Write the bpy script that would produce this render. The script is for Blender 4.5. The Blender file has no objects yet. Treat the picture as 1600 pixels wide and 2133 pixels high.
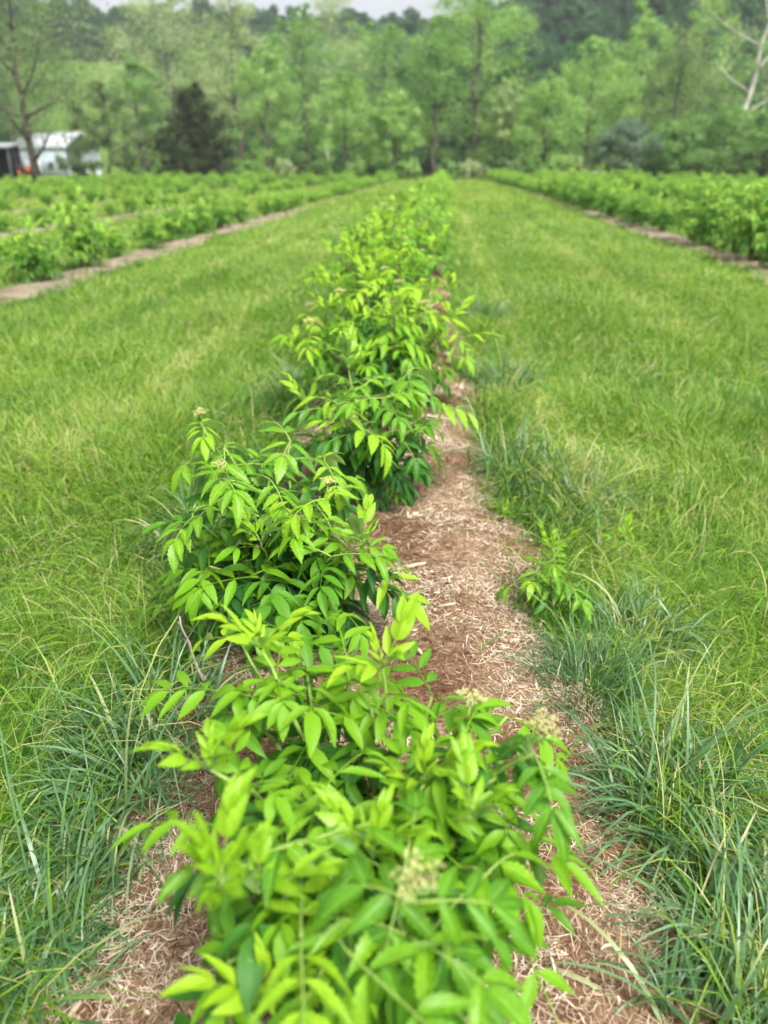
import bpy, math, random
import numpy as np
from mathutils import Matrix, Vector, Euler

R = math.radians
S = bpy.context.scene
COL = S.collection

# ------------------------------------------------------------------ camera
PITCH, YAW, HCAM, FPX = R(24.9), R(4.27), 1.5, 1552.0
cam_d = bpy.data.cameras.new('camera')
cam_d.sensor_fit = 'VERTICAL'
cam_d.sensor_height = 36.0
cam_d.lens = 36.0 * FPX / 2133.0
cam_d.clip_start, cam_d.clip_end = 0.02, 4000
cam_d.dof.use_dof = True
cam_d.dof.focus_distance = 2.0
cam_d.dof.aperture_fstop = 1.95
cam = bpy.data.objects.new('camera', cam_d)
COL.objects.link(cam)
cam.location = (0, 0, HCAM)
cam.rotation_euler = (math.pi / 2 - PITCH, 0, YAW)
S.camera = cam
CF = np.array([-math.sin(YAW) * math.cos(PITCH), math.cos(YAW) * math.cos(PITCH), -math.sin(PITCH)])
CR = np.array([math.cos(YAW), math.sin(YAW), 0.0])
CU = np.cross(CR, CF)

def ray(x, y):
    return CF * FPX + CR * (x - 800) + CU * (1066.5 - y)
def at_depth(x, y, D):
    """point of the plane Y=D that stands at photo position x,y"""
    d = ray(x, y); return np.array([0, 0, HCAM]) + d * (D / d[1])
def on_height(x, y, z):
    d = ray(x, y); return np.array([0, 0, HCAM]) + d * ((z - HCAM) / d[2])
def project(P):
    P = np.atleast_2d(P) - np.array([0, 0, HCAM])
    zc = P @ CF
    z = np.where(zc > 0.05, zc, 0.05)
    return 800 + FPX * (P @ CR) / z, 1066.5 - FPX * (P @ CU) / z, zc

# ------------------------------------------------------------------ sky, sun, exposure
W = bpy.data.worlds.new('World'); S.world = W; W.use_nodes = True
wn, wl = W.node_tree.nodes, W.node_tree.links
wn.clear()
SUN_EL, SUN_AZ = R(58), R(140)          # azimuth clockwise from +Y: high, behind and right of the camera
sky = wn.new('ShaderNodeTexSky'); sky.sky_type = 'NISHITA'; sky.sun_disc = False
sky.sun_elevation, sky.sun_rotation = SUN_EL, SUN_AZ
sky.air_density, sky.dust_density, sky.ozone_density = 1.0, 6.0, 1.0
hs = wn.new('ShaderNodeHueSaturation'); hs.inputs['Saturation'].default_value = 0.30
bg = wn.new('ShaderNodeBackground'); bg.inputs['Strength'].default_value = 0.10
wo = wn.new('ShaderNodeOutputWorld')
wl.new(sky.outputs[0], hs.inputs['Color']); wl.new(hs.outputs[0], bg.inputs[0]); wl.new(bg.outputs[0], wo.inputs[0])
sun_d = bpy.data.lights.new('sun', 'SUN'); sun_d.energy = 1.5; sun_d.angle = R(16); sun_d.color = (1, 0.97, 0.91)
sun = bpy.data.objects.new('sun', sun_d); COL.objects.link(sun)
sdir = Vector((math.sin(SUN_AZ) * math.cos(SUN_EL), math.cos(SUN_AZ) * math.cos(SUN_EL), math.sin(SUN_EL)))
sun.rotation_euler = (-sdir).to_track_quat('-Z', 'Y').to_euler()
S.view_settings.view_transform = 'Standard'; S.view_settings.look = 'None'
S.view_settings.exposure = 1.55; S.view_settings.gamma = 1.0
S.view_settings.use_curve_mapping = False
S.cycles.max_bounces = 4; S.cycles.diffuse_bounces = 3; S.cycles.transmission_bounces = 3; S.cycles.glossy_bounces = 1
S.cycles.use_denoising = True
S.cycles.use_adaptive_sampling = True; S.cycles.adaptive_threshold = 0.03

# ------------------------------------------------------------------ helpers
def tag(o, label=None, cat=None, group=None, kind=None):
    if label: o['label'] = label
    if cat: o['category'] = cat
    if group: o['group'] = group
    if kind: o['kind'] = kind
    return o
def empty(name, loc=(0, 0, 0), rz=0.0):
    o = bpy.data.objects.new(name, None); COL.objects.link(o)
    o.location = loc; o.rotation_euler = (0, 0, rz); o.empty_display_size = 0.1
    return o
def obj(name, me, parent=None, mat4=None, coll=None):
    o = bpy.data.objects.new(name, me); (coll or COL).objects.link(o)
    o.parent = parent
    if mat4 is not None: o.matrix_basis = Matrix(mat4) if not isinstance(mat4, Matrix) else mat4
    return o
def mesh(name, V, F, mat=None, tone=None, uv=None, smooth=False):
    """V (n,3), F list of (m,k) arrays, tone per-vertex float, uv per-vertex pair"""
    V = np.asarray(V, dtype=np.float32)
    Fs = [np.asarray(f, dtype=np.int32) for f in (F if isinstance(F, list) else [F]) if len(f)]
    me = bpy.data.meshes.new(name)
    me.vertices.add(len(V)); me.vertices.foreach_set('co', V.ravel())
    nl = sum(f.size for f in Fs); npol = sum(len(f) for f in Fs)
    me.loops.add(nl); me.polygons.add(npol)
    li = np.concatenate([f.ravel() for f in Fs])
    tot = np.concatenate([np.full(len(f), f.shape[1], np.int32) for f in Fs])
    st = np.concatenate([[0], np.cumsum(tot)[:-1]]).astype(np.int32)
    me.loops.foreach_set('vertex_index', li)
    me.polygons.foreach_set('loop_start', st)
    me.polygons.foreach_set('loop_total', tot)
    if smooth: me.polygons.foreach_set('use_smooth', np.ones(npol, bool))
    if tone is not None:
        a = me.attributes.new('tone', 'FLOAT', 'POINT'); a.data.foreach_set('value', np.asarray(tone, np.float32))
    if uv is not None:
        l = me.uv_layers.new(name='UVMap'); l.data.foreach_set('uv', np.asarray(uv, np.float32)[li].ravel())
    me.update()
    if mat: me.materials.append(mat)
    return me
class MB:
    """collects pieces of one part"""
    def __init__(s): s.V, s.Q, s.T, s.n, s.t = [], [], [], 0, []
    def add(s, V, Q=(), T=(), tone=0.5):
        V = np.asarray(V, float)
        if len(Q): s.Q.append(np.asarray(Q) + s.n)
        if len(T): s.T.append(np.asarray(T) + s.n)
        s.V.append(V); s.n += len(V)
        s.t.append(np.broadcast_to(np.asarray(tone, float), (len(V),)))
    def tube(s, P, rad, k=6, tone=0.5):
        P = np.asarray(P, float); n = len(P); rad = np.broadcast_to(rad, (n,))
        T = np.gradient(P, axis=0); T /= np.linalg.norm(T, axis=1)[:, None] + 1e-9
        ref = np.array([0.31, 0.17, 0.0]) if abs(T[0][2]) > 0.6 else np.array([0, 0, 1.0])
        A = np.cross(T, ref); A /= np.linalg.norm(A, axis=1)[:, None] + 1e-9
        B = np.cross(T, A)
        an = np.arange(k) * 2 * math.pi / k
        V = (P[:, None] + rad[:, None, None] * (np.cos(an)[None, :, None] * A[:, None] + np.sin(an)[None, :, None] * B[:, None])).reshape(-1, 3)
        i = np.arange(n - 1)[:, None] * k; j = np.arange(k)[None]; j2 = (j + 1) % k
        Q = np.stack([i + j, i + j2, i + k + j2, i + k + j], -1).reshape(-1, 4)
        V = np.vstack([V, P[-1], P[0]]); e = (n - 1) * k
        Tn = [(e + a, e + (a + 1) % k, n * k) for a in range(k)] + [((a + 1) % k, a, n * k + 1) for a in range(k)]
        s.add(V, Q, Tn, tone)
    def box(s, c, d, M=None, tone=0.5):
        V = np.array([[x, y, z] for x in (-.5, .5) for y in (-.5, .5) for z in (-.5, .5)]) * np.asarray(d)
        if M is not None: V = V @ np.array(M)[:3, :3].T
        s.add(V + np.asarray(c), [(0, 1, 3, 2), (4, 6, 7, 5), (0, 4, 5, 1), (2, 3, 7, 6), (0, 2, 6, 4), (1, 5, 7, 3)], tone=tone)
    def me(s, name, mat, smooth=False):
        F = []
        if s.Q: F.append(np.vstack(s.Q))
        if s.T: F.append(np.vstack(s.T))
        return mesh(name, np.vstack(s.V), F, mat, np.concatenate(s.t), smooth=smooth)

def _h(ix, iy, seed):
    n = (ix * 374761393 + iy * 668265263 + seed * 144269) & 0x7fffffff
    n = ((n ^ (n >> 13)) * 1274126177) & 0x7fffffff
    return ((n ^ (n >> 16)) & 0xffff) / 65535.0
def vnoise(x, y, seed=0):
    x, y = np.asarray(x, float), np.asarray(y, float)
    ix, iy = np.floor(x).astype(np.int64), np.floor(y).astype(np.int64)
    fx, fy = x - ix, y - iy
    fx, fy = fx * fx * (3 - 2 * fx), fy * fy * (3 - 2 * fy)
    a, b = _h(ix, iy, seed), _h(ix + 1, iy, seed)
    c, d = _h(ix, iy + 1, seed), _h(ix + 1, iy + 1, seed)
    return (a * (1 - fx) + b * fx) * (1 - fy) + (c * (1 - fx) + d * fx) * fy
def fbm(x, y, seed=0, o=3):
    s, a, t = 0, 1.0, 0
    for k in range(o):
        s = s + a * vnoise(x * 2 ** k, y * 2 ** k, seed + k); t += a; a *= .5
    return s / t

# ------------------------------------------------------------------ materials
def newmat(name):
    m = bpy.data.materials.new(name); m.use_nodes = True
    nt = m.node_tree; nt.nodes.clear()
    return m, nt.nodes, nt.links
def ramp(n, stops):
    r = n.new('ShaderNodeValToRGB'); e = r.color_ramp.elements
    while len(e) < len(stops): e.new(0.5)
    for i, (p, c) in enumerate(stops): e[i].position = p; e[i].color = (*c, 1)
    return r
def math_n(n, l, op, a, b=None):
    m = n.new('ShaderNodeMath'); m.operation = op
    for i, v in enumerate((a, b)):
        if v is None: continue
        if isinstance(v, (int, float)): m.inputs[i].default_value = v
        else: l.new(v, m.inputs[i])
    return m.outputs[0]
def leafy(name, stops, transl=0.35, rough=0.5, jitter=0.0, inst=0.0, midrib=None, under=None, spec=0.3, ttint=(1.0, 1.1, .5)):
    m, n, l = newmat(name)
    a = n.new('ShaderNodeAttribute'); a.attribute_name = 'tone'
    f = a.outputs['Fac']
    if jitter:
        oi = n.new('ShaderNodeObjectInfo')
        f = math_n(n, l, 'ADD', f, math_n(n, l, 'MULTIPLY', math_n(n, l, 'SUBTRACT', oi.outputs['Random'], 0.5), jitter))
    if inst:
        ai = n.new('ShaderNodeAttribute'); ai.attribute_type = 'INSTANCER'; ai.attribute_name = 'itone'
        f = math_n(n, l, 'ADD', f, math_n(n, l, 'MULTIPLY', ai.outputs['Fac'], inst))
    r = ramp(n, stops); l.new(f, r.inputs[0])
    c = r.outputs[0]
    if midrib:
        uv = n.new('ShaderNodeUVMap'); sx = n.new('ShaderNodeSeparateXYZ'); l.new(uv.outputs[0], sx.inputs[0])
        d = math_n(n, l, 'ABSOLUTE', math_n(n, l, 'SUBTRACT', sx.outputs[0], 0.5))
        # pale midrib and faint side veins
        rib = math_n(n, l, 'LESS_THAN', d, 0.035)
        vv = math_n(n, l, 'SUBTRACT', math_n(n, l, 'MULTIPLY', sx.outputs[1], 9.0), math_n(n, l, 'MULTIPLY', d, 5.0))
        fr = math_n(n, l, 'LESS_THAN', math_n(n, l, 'ABSOLUTE', math_n(n, l, 'SUBTRACT', math_n(n, l, 'FRACT', vv), 0.5)), 0.06)
        fac = math_n(n, l, 'MAXIMUM', math_n(n, l, 'MULTIPLY', rib, 0.55), math_n(n, l, 'MULTIPLY', fr, 0.22))
        mx = n.new('ShaderNodeMixRGB'); l.new(fac, mx.inputs[0]); l.new(c, mx.inputs[1]); mx.inputs[2].default_value = (*midrib, 1)
        c = mx.outputs[0]
        tcm = n.new('ShaderNodeTexCoord'); nm = n.new('ShaderNodeTexNoise'); nm.inputs['Scale'].default_value = 7; nm.inputs['Detail'].default_value = 5
        l.new(tcm.outputs['Object'], nm.inputs['Vector']); rm = ramp(n, [(.3, (.72, .78, .7)), (.7, (1.18, 1.12, 1.1))]); l.new(nm.outputs[0], rm.inputs[0])
        mm = n.new('ShaderNodeMixRGB'); mm.blend_type = 'MULTIPLY'; mm.inputs[0].default_value = 1; l.new(c, mm.inputs[1]); l.new(rm.outputs[0], mm.inputs[2]); c = mm.outputs[0]
        nb = n.new('ShaderNodeTexNoise'); nb.inputs['Scale'].default_value = 16; nb.inputs['Detail'].default_value = 2
        oib = n.new('ShaderNodeObjectInfo'); vb = n.new('ShaderNodeVectorMath'); vb.operation = 'ADD'; l.new(tcm.outputs['Object'], vb.inputs[0]); l.new(oib.outputs['Random'], vb.inputs[1]); l.new(vb.outputs[0], nb.inputs['Vector'])
        mb = n.new('ShaderNodeMixRGB'); l.new(math_n(n, l, 'MULTIPLY', math_n(n, l, 'GREATER_THAN', nb.outputs[0], .70), .6), mb.inputs[0]); l.new(c, mb.inputs[1]); mb.inputs[2].default_value = (.16, .13, .04, 1); c = mb.outputs[0]
        bp = n.new('ShaderNodeBump'); bp.invert = True; bp.inputs['Strength'].default_value = .5; bp.inputs['Distance'].default_value = .01; l.new(math_n(n, l, 'MAXIMUM', rib, math_n(n, l, 'MULTIPLY', fr, .6)), bp.inputs['Height'])
    if under:
        g = n.new('ShaderNodeNewGeometry')
        mx = n.new('ShaderNodeMixRGB'); l.new(math_n(n, l, 'MULTIPLY', g.outputs['Backfacing'], 0.6), mx.inputs[0])
        l.new(c, mx.inputs[1]); mx.inputs[2].default_value = (*under, 1); c = mx.outputs[0]
    p = n.new('ShaderNodeBsdfPrincipled'); p.inputs['Roughness'].default_value = rough
    p.inputs['Specular IOR Level'].default_value = spec
    l.new(c, p.inputs['Base Color'])
    if midrib: l.new(bp.outputs[0], p.inputs['Normal'])
    t = n.new('ShaderNodeBsdfTranslucent')
    tc = n.new('ShaderNodeMixRGB'); tc.blend_type = 'MULTIPLY'; tc.inputs[0].default_value = 1
    l.new(c, tc.inputs[1]); tc.inputs[2].default_value = (*ttint, 1)
    l.new(tc.outputs[0], t.inputs[0])
    mix = n.new('ShaderNodeMixShader'); mix.inputs[0].default_value = transl
    l.new(p.outputs[0], mix.inputs[1]); l.new(t.outputs[0], mix.inputs[2])
    o = n.new('ShaderNodeOutputMaterial'); l.new(mix.outputs[0], o.inputs[0])
    return m
def plain(name, c1, c2=None, scale=6.0, rough=0.8, spec=0.3, stretch=(1, 1, 1), bump=0.0):
    m, n, l = newmat(name)
    p = n.new('ShaderNodeBsdfPrincipled'); p.inputs['Roughness'].default_value = rough
    p.inputs['Specular IOR Level'].default_value = spec
    tc = n.new('ShaderNodeTexCoord'); mp = n.new('ShaderNodeMapping'); mp.inputs['Scale'].default_value = stretch
    no = n.new('ShaderNodeTexNoise'); no.inputs['Scale'].default_value = scale; no.inputs['Detail'].default_value = 6
    l.new(tc.outputs['Object'], mp.inputs[0]); l.new(mp.outputs[0], no.inputs['Vector'])
    r = ramp(n, [(0.35, c1), (0.65, c2 or c1)]); l.new(no.outputs[0], r.inputs[0]); l.new(r.outputs[0], p.inputs['Base Color'])
    if bump:
        b = n.new('ShaderNodeBump'); b.inputs['Strength'].default_value = bump; b.inputs['Distance'].default_value = .02
        l.new(no.outputs[0], b.inputs['Height']); l.new(b.outputs[0], p.inputs['Normal'])
    o = n.new('ShaderNodeOutputMaterial'); l.new(p.outputs[0], o.inputs[0])
    return m

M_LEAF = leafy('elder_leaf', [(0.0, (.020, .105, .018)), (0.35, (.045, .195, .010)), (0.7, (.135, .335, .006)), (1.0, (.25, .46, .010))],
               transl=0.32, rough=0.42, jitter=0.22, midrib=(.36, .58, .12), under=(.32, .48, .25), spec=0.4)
M_LEAFB = leafy('elder_foliage', [(0.0, (.024, .11, .018)), (0.35, (.055, .20, .014)), (0.7, (.145, .34, .010)), (1.0, (.285, .47, .018))],
                transl=0.34, rough=0.5, jitter=0.12, under=(.30, .46, .2), spec=0.3)
M_LEAFC = leafy('far_row_foliage', [(0.0, (.035, .12, .03)), (0.35, (.08, .22, .025)), (0.7, (.165, .35, .032)), (1.0, (.27, .46, .05))], transl=0.36, rough=0.55, jitter=0.2, under=(.30, .44, .22), spec=0.3)
M_STEM = plain('young_green_stem', (.22, .36, .06), (.30, .40, .10), 30, .6)
M_CANE = plain('grey_brown_cane', (.10, .075, .05), (.20, .16, .11), 40, .8)
M_BUD = leafy('elder_flower_bud', [(0, (.42, .45, .13)), (1, (.64, .62, .28))], transl=.2, rough=.6, ttint=(1, 1, .7))
GR = [(0.0, (.040, .125, .022)), (0.28, (.074, .195, .018)), (0.5, (.135, .28, .015)), (0.72, (.225, .36, .034)), (0.88, (.37, .43, .12)), (1.0, (.50, .45, .22))]
M_GRASS = leafy('lane_grass', GR, transl=.35, rough=.45, inst=1.0, spec=.35)
M_TUFT = leafy('blue_green_grass', [(0.0, (.038, .105, .032)), (0.4, (.082, .190, .064)), (0.75, (.16, .29, .125)), (1.0, (.44, .43, .20))], transl=.3, rough=.36, jitter=.1, spec=.5, ttint=(1.05, 1.05, .7))
M_SLIV = leafy('mulch_fibre', [(0.0, (.070, .030, .014)), (0.3, (.155, .078, .040)), (0.6, (.32, .22, .135)), (1.0, (.64, .55, .42))], transl=.05, rough=.85, spec=.15, ttint=(1, 1, 1))
M_BARK = plain('tree_bark', (.055, .045, .035), (.13, .11, .09), 3, .9, bump=.3)
M_PALEBARK = plain('pale_sycamore_bark', (.34, .32, .27), (.62, .60, .53), 1.5, .8)

def ground_mat():
    m, n, l = newmat('ground_thatch')
    g = n.new('ShaderNodeNewGeometry')
    n1 = n.new('ShaderNodeTexNoise'); n1.inputs['Scale'].default_value = .5; n1.inputs['Detail'].default_value = 8
    n2 = n.new('ShaderNodeTexNoise'); n2.inputs['Scale'].default_value = 40; n2.inputs['Detail'].default_value = 4
    l.new(g.outputs['Position'], n1.inputs['Vector']); l.new(g.outputs['Position'], n2.inputs['Vector'])
    f = math_n(n, l, 'ADD', math_n(n, l, 'MULTIPLY', n1.outputs[0], .6), math_n(n, l, 'MULTIPLY', n2.outputs[0], .4))
    r = ramp(n, [(.3, (.045, .085, .018)), (.5, (.085, .15, .022)), (.72, (.16, .22, .05))]); l.new(f, r.inputs[0])
    p = n.new('ShaderNodeBsdfPrincipled'); p.inputs['Roughness'].default_value = .95; p.inputs['Specular IOR Level'].default_value = .1
    l.new(r.outputs[0], p.inputs['Base Color'])
    b = n.new('ShaderNodeBump'); b.inputs['Strength'].default_value = .6; b.inputs['Distance'].default_value = .03
    l.new(n2.outputs[0], b.inputs['Height']); l.new(b.outputs[0], p.inputs['Normal'])
    o = n.new('ShaderNodeOutputMaterial'); l.new(p.outputs[0], o.inputs[0]); return m
def mulch_mat(name, stops):
    m, n, l = newmat(name)
    g = n.new('ShaderNodeNewGeometry')
    n1 = n.new('ShaderNodeTexNoise'); n1.inputs['Scale'].default_value = 3; n1.inputs['Detail'].default_value = 5
    n2 = n.new('ShaderNodeTexNoise'); n2.inputs['Scale'].default_value = 55; n2.inputs['Detail'].default_value = 6
    n3 = n.new('ShaderNodeTexNoise'); n3.inputs['Scale'].default_value = 140; n3.inputs['Distortion'].default_value = 1.5
    for k in (n1, n2, n3): l.new(g.outputs['Position'], k.inputs['Vector'])
    f = math_n(n, l, 'ADD', math_n(n, l, 'MULTIPLY', n1.outputs[0], .45), math_n(n, l, 'MULTIPLY', n2.outputs[0], .3))
    f = math_n(n, l, 'ADD', f, math_n(n, l, 'MULTIPLY', n3.outputs[0], .25))
    r = ramp(n, stops); l.new(f, r.inputs[0])
    p = n.new('ShaderNodeBsdfPrincipled'); p.inputs['Roughness'].default_value = .95; p.inputs['Specular IOR Level'].default_value = .1
    l.new(r.outputs[0], p.inputs['Base Color'])
    b = n.new('ShaderNodeBump'); b.inputs['Strength'].default_value = .9; b.inputs['Distance'].default_value = .02
    l.new(n2.outputs[0], b.inputs['Height']); l.new(b.outputs[0], p.inputs['Normal'])
    o = n.new('ShaderNodeOutputMaterial'); l.new(p.outputs[0], o.inputs[0]); return m
M_GROUND = ground_mat()
M_MULCH = mulch_mat('shredded_mulch', [(.34, (.060, .030, .016)), (.46, (.140, .076, .042)), (.56, (.235, .150, .090)), (.70, (.40, .31, .21))])
M_MULCH2 = mulch_mat('bleached_mulch', [(.34, (.09, .065, .045)), (.46, (.19, .145, .105)), (.56, (.30, .245, .185)), (.70, (.44, .38, .30))])

# ------------------------------------------------------------------ instancing for uncountable stuff
def scatter(name, pts, rot, scl, idx, itone, sources, label, cat):
    coll = bpy.data.collections.new(name + '_sources')
    for i, me in enumerate(sources):
        obj('%s_source_%02d' % (name, i), me, coll=coll)
    me = bpy.data.meshes.new(name)
    n = len(pts)
    me.vertices.add(n); me.vertices.foreach_set('co', np.asarray(pts, np.float32).ravel())
    for an, ty, key, data in (('rot', 'FLOAT_VECTOR', 'vector', rot), ('scl', 'FLOAT_VECTOR', 'vector', scl), ('idx', 'INT', 'value', idx), ('itone', 'FLOAT', 'value', itone)):
        a = me.attributes.new(an, ty, 'POINT')
        a.data.foreach_set(key, np.asarray(data, np.int32 if ty == 'INT' else np.float32).ravel())
    o = obj(name, me)
    ng = bpy.data.node_groups.new(name + '_scatter', 'GeometryNodeTree')
    ng.interface.new_socket('Geometry', in_out='INPUT', socket_type='NodeSocketGeometry')
    ng.interface.new_socket('Geometry', in_out='OUTPUT', socket_type='NodeSocketGeometry')
    N, L = ng.nodes, ng.links
    gi, go = N.new('NodeGroupInput'), N.new('NodeGroupOutput')
    ci = N.new('GeometryNodeCollectionInfo'); ci.inputs['Collection'].default_value = coll
    ci.inputs['Separate Children'].default_value = True; ci.inputs['Reset Children'].default_value = True
    ip = N.new('GeometryNodeInstanceOnPoints'); ip.inputs['Pick Instance'].default_value = True
    def na(nm, ty):
        q = N.new('GeometryNodeInputNamedAttribute'); q.data_type = ty; q.inputs[0].default_value = nm; return q.outputs[0]
    e = N.new('FunctionNodeEulerToRotation'); L.new(na('rot', 'FLOAT_VECTOR'), e.inputs[0])
    L.new(gi.outputs[0], ip.inputs['Points']); L.new(ci.outputs[0], ip.inputs['Instance'])
    L.new(na('idx', 'INT'), ip.inputs['Instance Index']); L.new(e.outputs[0], ip.inputs['Rotation'])
    L.new(na('scl', 'FLOAT_VECTOR'), ip.inputs['Scale'])
    L.new(ip.outputs[0], go.inputs[0])
    md = o.modifiers.new('scatter', 'NODES'); md.node_group = ng
    return tag(o, label, cat, kind='stuff')

# ------------------------------------------------------------------ ground, hill
ROWS = [(-5.5, 1), (-10.4, 2), (-15.3, 3), (-20.2, 4), (-25.2, 5), (-30.2, 6), (-35.2, 7), (5.15, 1), (10.1, 2), (15.1, 3), (20.1, 4), (25.1, 5), (30.1, 6)]
FIELD_END = 98.0
def hill_z(x, y):
    x, y = np.asarray(x, float), np.asarray(y, float)
    t = np.clip((y - 150) / 260, 0, 1); t = t * t * (3 - 2 * t)
    a = x / np.maximum(y, 1)
    amp = 45 + 31 * np.clip((a - 0.0) / .25, 0, 1) + 5 * np.clip((-a - .2) / .2, 0, 1)
    z = t * amp * (1 + .12 * (vnoise(x / 90, y / 90, 5) - .5)) - 0.6 * np.clip((y - 102) / 10, 0, 1)
    return z
ys = np.concatenate([np.linspace(-30, 0, 6), np.linspace(2, 100, 50), np.linspace(104, 460, 60), np.linspace(480, 1500, 12)])
xs = np.concatenate([np.linspace(-900, -220, 12), np.linspace(-200, 200, 81), np.linspace(220, 900, 12)])
gx, gy = np.meshgrid(xs, ys)
gz = hill_z(gx, gy)
nx, ny = len(xs), len(ys)
ii = (np.arange(ny - 1)[:, None] * nx + np.arange(nx - 1)[None]).ravel()
ground = obj('ground', mesh('ground', np.stack([gx.ravel(), gy.ravel(), gz.ravel()], 1), np.stack([ii, ii + 1, ii + nx + 1, ii + nx], 1), M_GROUND, smooth=True))
tag(ground, 'green grassy field floor rising to a wooded hill behind', 'ground', kind='structure')

XR = ([.3, 1.0, 1.9, 2.9, 4.4, 7, 12, 30, 100], [.50, .48, .47, .38, .26, .10, .04, -.05, -.1])
XL = ([.3, 1.0, 1.9, 2.9, 4.4, 7, 12, 30, 100], [-.80, -.73, -.74, -.82, -.85, -.85, -.85, -.8, -.8])
def xr(y): return np.interp(y, *XR) + .16 * (vnoise(y * 2.1, y * 0, 11) - .5) + .06 * (vnoise(y * 9, y * 0, 12) - .5)
def xl(y): return np.interp(y, *XL) + .16 * (vnoise(y * 2.1, y * 0, 13) - .5) + .06 * (vnoise(y * 9, y * 0, 14) - .5)
def row_half(y, r): return .44 + .50 * (vnoise(y * .7, y * 0 + r, 15) - .5) + .12 * (vnoise(y * 3, y * 0 + r, 16) - .5)
def mulch_z(x, y):
    a, b = xl(y), xr(y)
    u = np.clip((x - a) / (b - a), 0, 1)
    e = np.clip(np.minimum(u, 1 - u) / .22, 0, 1)
    return e * (.045 + .045 * fbm(np.asarray(x) * 3, np.asarray(y) * 3, 21) + .02 * vnoise(np.asarray(x) * 16, np.asarray(y) * 16, 22)) + .004
yy = np.concatenate([np.arange(.2, 8, .05), np.arange(8, 30, .25), np.arange(30, FIELD_END, 1.0)])
uu = np.linspace(0, 1, 33)
A, B = xl(yy), xr(yy)
mx_ = A[:, None] + (B - A)[:, None] * uu[None]; my_ = np.repeat(yy[:, None], 33, 1)
ii = (np.arange(len(yy) - 1)[:, None] * 33 + np.arange(32)[None]).ravel()
bed = obj('mulch_bed', mesh('mulch_bed', np.stack([mx_, my_, mulch_z(mx_, my_)], -1).reshape(-1, 3), np.stack([ii, ii + 1, ii + 34, ii + 33], 1), M_MULCH, smooth=True))
tag(bed, 'brown shredded wood mulch strip under the central bush row', 'mulch', kind='structure')
for rx, k in ROWS:
    yy = np.arange(4, FIELD_END, .4); h = row_half(yy, rx); u = np.linspace(-1, 1, 7)
    X = rx + h[:, None] * u[None]; Y = np.repeat(yy[:, None], 7, 1); Z = .006 + .05 * (1 - u[None] ** 2) * (.5 + vnoise(X * 2, Y * 2, 9))
    ii = (np.arange(len(yy) - 1)[:, None] * 7 + np.arange(6)[None]).ravel()
    o = obj('mulch_bed', mesh('mulch_bed', np.stack([X, Y, Z], -1).reshape(-1, 3), np.stack([ii, ii + 1, ii + 8, ii + 7], 1), M_MULCH2, smooth=True))
    tag(o, 'narrow pale brown mulch strip under row %d on the %s' % (k, 'left' if rx < 0 else 'right'), 'mulch', kind='structure')

# mulch fibres: thin slivers lying criss-cross, uncountable
rng = np.random.default_rng(4)
def slivers(n, ylo, yhi, lmin, lmax, wmin, wmax, tfun):
    y = ylo + (yhi - ylo) * rng.random(n) ** 1.3
    a, b = xl(y) - .03, xr(y) + .05
    x = a + (b - a) * rng.random(n)
    L = lmin + (lmax - lmin) * rng.random(n) ** 2; w = wmin + (wmax - wmin) * rng.random(n)
    az = rng.random(n) * 6.283; el = rng.normal(0, .22, n)
    d = np.stack([np.cos(az) * np.cos(el), np.sin(az) * np.cos(el), np.sin(el)], 1)
    s = np.stack([-np.sin(az), np.cos(az), rng.normal(0, .4, n)], 1)
    c = np.stack([x, y, mulch_z(x, y) + .003 + .5 * L * np.abs(np.sin(el)) * .6 + .006 * rng.random(n)], 1)
    bend = rng.normal(0, .12, n)[:, None] * L[:, None] * s
    p0, p1, p2 = c - d * L[:, None] / 2 , c + bend, c + d * L[:, None] / 2
    sw = s * w[:, None] / 2
    V = np.stack([p0 - sw * .6, p0 + sw * .6, p1 - sw, p1 + sw, p2 - sw * .5, p2 + sw * .5], 1).reshape(-1, 3)
    k = np.arange(n)[:, None] * 6
    Q = np.concatenate([k + np.array([[0, 1, 3, 2]]), k + np.array([[2, 3, 5, 4]])])
    t = np.repeat(tfun(x, y, n), 6)
    return V, Q, t
def stone(x, y, n):
    patch = fbm(x * 4.5, y * 4.5, 31)
    return np.clip((patch - .5) * 1.9 + .53 + rng.normal(0, .32, n), 0, 1)
V1, Q1, t1 = slivers(72000, .35, 5.4, .012, .065, .0008, .0024, stone)
V2, Q2, t2 = slivers(3000, .35, 5.0, .015, .04, .003, .007, lambda x, y, n: np.clip(stone(x, y, n) + .12, 0, 1))
V3, Q3, t3 = slivers(12000, 5, 14, .04, .12, .004, .010, stone)
Q2 = Q2 + len(V1); Q3 = Q3 + len(V1) + len(V2)
o = obj('mulch_fibres', mesh('mulch_fibres', np.vstack([V1, V2, V3]), np.vstack([Q1, Q2, Q3]), M_SLIV, np.concatenate([t1, t2, t3])))
tag(o, 'tan and reddish shredded bark fibres strewn over the mulch bed', 'mulch', kind='stuff')

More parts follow.
